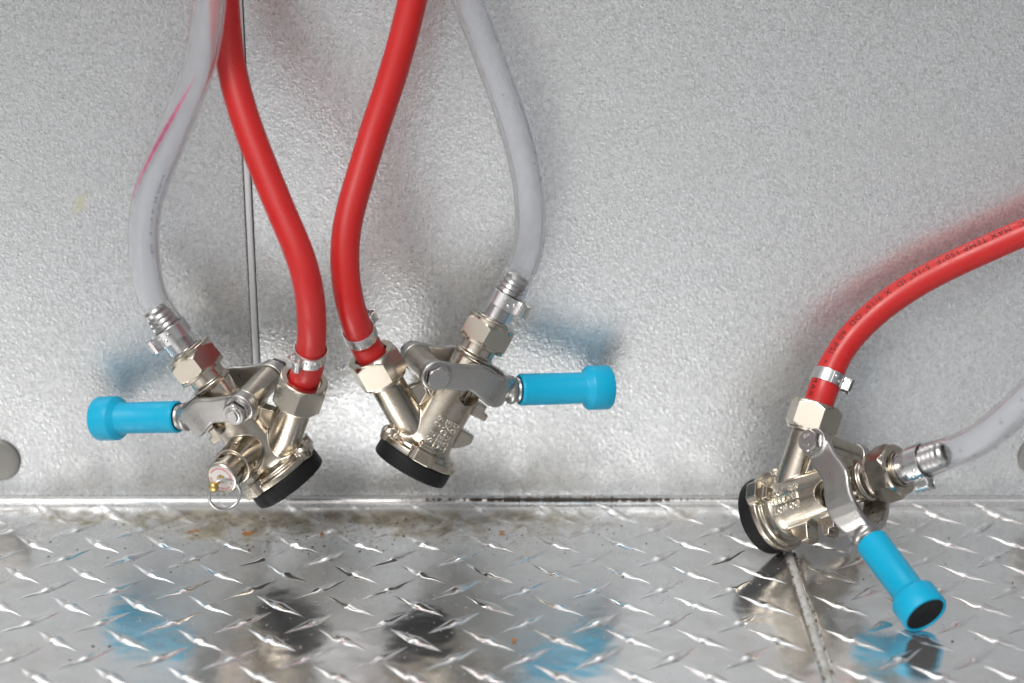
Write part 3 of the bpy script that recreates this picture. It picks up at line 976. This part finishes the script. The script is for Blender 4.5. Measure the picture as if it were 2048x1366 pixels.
def tube(path, rf, n=40):
    V, F = [], []
    for i, (p, t_, x) in enumerate(zip(path.p, path.t, path.x)):
        y = t_.cross(x); r = rf(path.s[i])
        for j in range(n):
            a = 2 * math.pi * j / n
            V.append(tuple(p + x * r * math.cos(a) + y * r * math.sin(a)))
    m = len(path.p)
    for i in range(m - 1):
        for j in range(n):
            a, b = i * n + j, i * n + (j + 1) % n
            F.append((a, b, b + n, a + n))
    return V, F, m

TOCAM = Vector((0, -math.cos(rad(19.5)), math.sin(rad(19.5))))
def clamp(parent, path, s0, width, r, ear_az, nub=False):
    """ear clamp around the hose at arc position s0; ear_az: angle from the camera-facing side towards T x CAM"""
    sg = -1 if 0 < ear_az < 2 else 1
    p, t_, x, y = path.at(s0)
    f = (TOCAM - t_ * TOCAM.dot(t_)).normalized()
    g = t_.cross(f)
    def pt(a, rr, w): return tuple(p + (f * math.cos(a) + g * math.sin(a)) * rr + t_ * w)
    V, F = [], []
    n = 72
    prof = [(r, -width / 2 + .15), (r + 0.15, -width / 2), (r + 0.6, -width / 2 + 0.02), (r + 0.72, -width / 2 + 0.15), (r + 0.72, width / 2 - 0.15), (r + 0.6, width / 2 - 0.02), (r + 0.15, width / 2), (r, width / 2 - .15)]
    for i in range(n):
        a = 2 * math.pi * i / n
        for rr, w in prof: V.append(pt(a, rr, w))
    k = len(prof)
    for i in range(n):
        for j in range(k):
            a, b = i * k + j, i * k + (j + 1) % k
            c, d = ((i + 1) % n) * k + (j + 1) % k, ((i + 1) % n) * k + j
            F.append((a, b, c, d))
    # overlapping end of the strap
    base = len(V)
    m = 14
    for i in range(m + 1):
        a = ear_az + sg * (0.25 + 1.0 * i / m)
        for rr, w in ((r + 0.7, -width / 2), (r + 1.35, -width / 2 + .1), (r + 1.35, width / 2 - .1), (r + 0.7, width / 2)): V.append(pt(a, rr, w))
    for i in range(m):
        for j in range(3):
            a = base + i * 4 + j; F.append((a, a + 1, a + 5, a + 4))
    F.append(tuple(base + i for i in (0, 1, 2, 3))[::-1]); F.append(tuple(base + m * 4 + i for i in (0, 1, 2, 3)))
    # little lock bumps on the strap
    for q in range(3):
        a = ear_az + sg * (0.5 + 0.28 * q)
        c = p + (f * math.cos(a) + g * math.sin(a)) * (r + 1.35) + t_ * (0.9 * (-1) ** q)
        nrm = (f * math.cos(a) + g * math.sin(a))
        v2, f2 = lathe([(1.0, -0.2), (0.9, 0.25), (0.5, 0.6), (0, 0.7)], tuple(c), tuple(nrm), 12)
        b0 = len(V); V += v2; F += [tuple(i + b0 for i in q2) for q2 in f2]
    V0, F0 = V, F
    band = obj('band', mesh('band', V0, F0, M['clamp'], 30), parent)
    # ear: folded strip standing off the band
    V, F = [], []
    e = [(-3.4, 0.1), (-2.9, 1.4), (-2.2, 3.0), (-2.5, 4.2), (-1.9, 4.7), (-0.9, 4.1), (0, 3.8), (0.9, 4.1), (1.9, 4.7), (2.5, 4.2), (2.2, 3.0), (2.9, 1.4), (3.4, 0.1)]
    th = 0.65
    ring = []
    ne = len(e)
    for i, (a_, h_) in enumerate(e):
        p0 = e[max(0, i - 1)]; p1 = e[min(ne - 1, i + 1)]
        tx, ty = p1[0] - p0[0], p1[1] - p0[1]; l = math.hypot(tx, ty)
        nx, ny = -ty / l * th, tx / l * th
        wn_ = width / 2 - (0.9 * math.exp(-(a_ / 1.3) ** 2) if h_ > 3 else 0)
        for (u_, v_) in ((a_, h_), (a_ + nx, h_ + ny)):
            for w in (-wn_, wn_):
                rr = r + 0.5 + v_
                an = ear_az + u_ / (r + 2.0)
                V.append(pt(an, rr, w))
    for i in range(ne - 1):
        a = i * 4; b = a + 4
        F += [(a, a + 1, b + 1, b), (a + 2, b + 2, b + 3, a + 3), (a, b, b + 2, a + 2), (a + 1, a + 3, b + 3, b + 1)]
    F += [(0, 2, 3, 1), ((ne - 1) * 4, (ne - 1) * 4 + 1, (ne - 1) * 4 + 3, (ne - 1) * 4 + 2)]
    me = evaluated(raw('ear', (V, F)), [('BEVEL', dict(width=0.00018, segments=2)), ('SUBSURF', dict(levels=1))], 'ear')
    obj('ear', finish(me, M['clamp'], 50), parent)

RED_R = 6.7
def red_hose(key, label, ear):
    P = Path(HP[key])
    root = empty('red_hose', label=label, category='hose', group='red gas hoses')
    root.location = Vector(HP[key][0]) * S
    def add(name, me, par=root):
        o = obj(name, me, par)
        return o
    def rf(s): return RED_R + 0.6 * (1 / (1 + math.exp((s - 24) / 2.5)))
    V, F, m = tube(P, rf, 48)
    F = F + [tuple(range(48))[::-1]]
    me = mesh('tube', V, F, M['red'], 60)
    o = add('tube', me); o.matrix_parent_inverse = Matrix.Translation(-root.location)
    cl = empty('hose_clamp'); cl.parent = root; cl.matrix_parent_inverse = Matrix.Translation(-root.location)
    clamp(cl, P, ear[0], 6.4, RED_R + 0.55, ear[1])
    return root, P
def clear_hose(key, label, ear, flare=7.75):
    P = Path(HP[key], 16, 1.2)
    L0 = 0
    root = empty('clear_hose', label=label, category='hose', group='clear drink hoses')
    root.location = Vector(HP[key][0]) * S
    inv = Matrix.Translation(-root.location)
    S0 = 4.9                                    # the hose's cut end, inside the nut's collar
    def ro(s): return 7.4 + (flare - 7.4) * (1 / (1 + math.exp((s - 24) / 2.4)))
    def ri(s): return 5.35 + (6.5 - 5.35) * (1 / (1 + math.exp((s - 29.5) / 0.9)))
    ids = [i for i, q in enumerate(P.s) if q >= S0]
    n = 48
    V, F, mi = [], [], []
    for rf in (ro, ri):
        for i in ids:
            p, t_, x = P.p[i], P.t[i], P.x[i]; y = t_.cross(x)
            for j in range(n):
                a = 2 * math.pi * j / n
                V.append(tuple(p + (x * math.cos(a) + y * math.sin(a)) * rf(P.s[i])))
    m = len(ids); off = m * n
    for i in range(m - 1):
        for j in range(n):
            a, b = i * n + j, i * n + (j + 1) % n
            F.append((a, b, b + n, a + n)); mi.append(2 if P.s[ids[i]] > 31 else 0)
    for i in range(m - 1):
        for j in range(n):
            a, b = off + i * n + j, off + i * n + (j + 1) % n
            F.append((a, a + n, b + n, b)); mi.append(1 if P.s[ids[i]] > 31 else 0)
    for i, fl in ((0, 1), (m - 1, 0)):
        for j in range(n):
            a, b = i * n + j, i * n + (j + 1) % n
            F.append((a, a + off, b + off, b) if fl else (a, b, b + off, a + off)); mi.append(0)
    me = mesh('tube', V, F, [M['vinyl'], M['vinyl_milky'], M['vinyl_hazy']], 60, mi=mi)
    o = obj('tube', me, root); o.matrix_parent_inverse = inv
    cl = empty('hose_clamp'); cl.parent = root; cl.matrix_parent_inverse = inv
    clamp(cl, P, ear[0], 7.0, ro(ear[0]) + 0.05, ear[1])
    return root, P, inv

red_hose('C1red', 'red hose into the left coupler, its steel clamp ear facing out', (21.5, -0.55))
red_hose('C2red', 'red hose into the middle coupler, bulging left in front of the embossed wall', (19.0, 2.5))
r3, P3 = red_hose('C3red', 'red hose with black printed lettering, curving off the right edge of the photo', (17.5, 1.35))
c1, PC1, inv1 = clear_hose('C1clear', 'clear hose into the left coupler with a pink streak along it', (14.6, -1.2))
c2, PC2, inv2 = clear_hose('C2clear', 'clear hose into the middle coupler, bulging right in front of the wall', (15.0, 1.1))
c3, PC3, inv3 = clear_hose('C3clear', 'clear hose with droplets inside, rising right from the coupler on the floor', (14.0, 1.2))

def hose_text(parent, path, txt, s_start, size, phi, r, mat, name, stretch=1.0, rfun=None):
    """flat print that wraps the hose; reading runs from the far end towards the coupler"""
    V, F = text_mesh(txt, size, 0, 1.12, 2)
    w0 = max(v[0] for v in V)
    Vo = []
    for u, q, _ in V:
        s = s_start + (w0 - u) * stretch
        if rfun: r = rfun(s)
        p, t_, x, y = path.at(s)
        f = (TOCAM - t_ * TOCAM.dot(t_)).normalized()
        g = f.cross(t_)                          # points up-left for a hose running right
        if g.z < 0: g = -g
        a = phi - q / r
        Vo.append(tuple(p + (f * math.cos(a) + g * math.sin(a)) * r))
    me = mesh(name, Vo, F, mat, 30, False, fix=False)
    o = obj(name, me, parent); o.matrix_parent_inverse = Matrix.Translation(-parent.location)
hose_text(r3, P3, 'FDA  USE, UNC  MAX TEMP 150\u00b0F  5/16" ID  X 9/16" OD  60 PSI  \u2022'.replace('FDA  ', ''), 23.0, 4.7, 0.80, RED_R + 0.06, M['print'], 'printed_lettering', 1.0, rfun=lambda q: RED_R + 0.6 * (1 / (1 + math.exp((q - 24) / 2.5))) + 0.05)
hose_text(r3, P3, 'MAX', 6.5, 4.0, 0.95, RED_R + 0.66, M['print'], 'printed_lettering', 1.0)

def hose_marks(parent, path, s0, s1, phi, r, seed):
    rnd = random.Random(seed)
    V, F = [], []
    s = s0
    while s < s1:
        w = rnd.uniform(0.5, 1.3); h = rnd.uniform(0.6, 1.7)
        if rnd.random() < 0.72:
            p, t_, x, y = path.at(s)
            f = (TOCAM - t_ * TOCAM.dot(t_)).normalized(); g = t_.cross(f)
            if g.x < 0: g = -g
            k = len(V)
            for ss, hh in ((0, 0), (w, 0), (w, h), (0, h)):
                a = phi + hh / r
                p2, t2, _, _ = path.at(s + ss)
                V.append(tuple(p2 + (f * math.cos(a) + g * math.sin(a)) * r))
            F.append((k, k + 1, k + 2, k + 3))
        s += w + rnd.uniform(0.3, 0.8)
    me = mesh('faint_print', V, F, M['blue_print'], 30, False)
    o = obj('faint_print', me, parent); o.matrix_parent_inverse = Matrix.Translation(-parent.location)
hose_marks(c2, PC2, 75, 200, 0.85, 7.44, 5)
hose_marks(c1, PC1, 60, 105, 0.62, 7.44, 6)

# tapering pink strip laid just over the left clear hose's surface
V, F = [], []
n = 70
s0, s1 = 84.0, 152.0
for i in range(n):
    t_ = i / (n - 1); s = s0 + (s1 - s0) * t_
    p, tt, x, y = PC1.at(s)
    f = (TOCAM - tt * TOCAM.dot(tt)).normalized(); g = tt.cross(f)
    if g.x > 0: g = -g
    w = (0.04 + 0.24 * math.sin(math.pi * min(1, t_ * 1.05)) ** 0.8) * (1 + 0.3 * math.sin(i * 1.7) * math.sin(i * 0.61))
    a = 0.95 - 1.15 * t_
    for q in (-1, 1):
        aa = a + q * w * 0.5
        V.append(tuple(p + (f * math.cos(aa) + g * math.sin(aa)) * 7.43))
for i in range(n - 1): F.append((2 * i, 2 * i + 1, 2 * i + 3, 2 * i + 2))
o = obj('hose_streak', mesh('hose_streak', V, F, M['pink_streak'], 180), c1); o.matrix_parent_inverse = inv1

# droplets clinging inside the clear hoses
def droplets(parent, path, n, s0, s1, seed, smax):
    rnd = random.Random(seed)
    for _ in range(n):
        s = rnd.uniform(s0, s1); a = rnd.uniform(-1.0, 1.0); rr = rnd.uniform(0.45, smax)
        p, tt, x, y = path.at(s)
        f = (TOCAM - tt * TOCAM.dot(tt)).normalized(); g = tt.cross(f)
        nn = f * math.cos(a) + g * math.sin(a)
        c = p + nn * (7.35)
        V, F = lathe([(0, -rr * .5), (rr * .85, -rr * .3), (rr, 0), (rr * .85, rr * .4), (rr * .5, rr * .62), (0, rr * .72)], tuple(c), tuple(nn), 16)
        o = obj('droplet', mesh('droplet', V, F, M['droplet'], 180), parent)
        o.matrix_parent_inverse = Matrix.Translation(-parent.location)
droplets(c3, PC3, 9, 38, 92, 2, 1.0)
droplets(c2, PC2, 5, 60, 190, 8, 0.8)
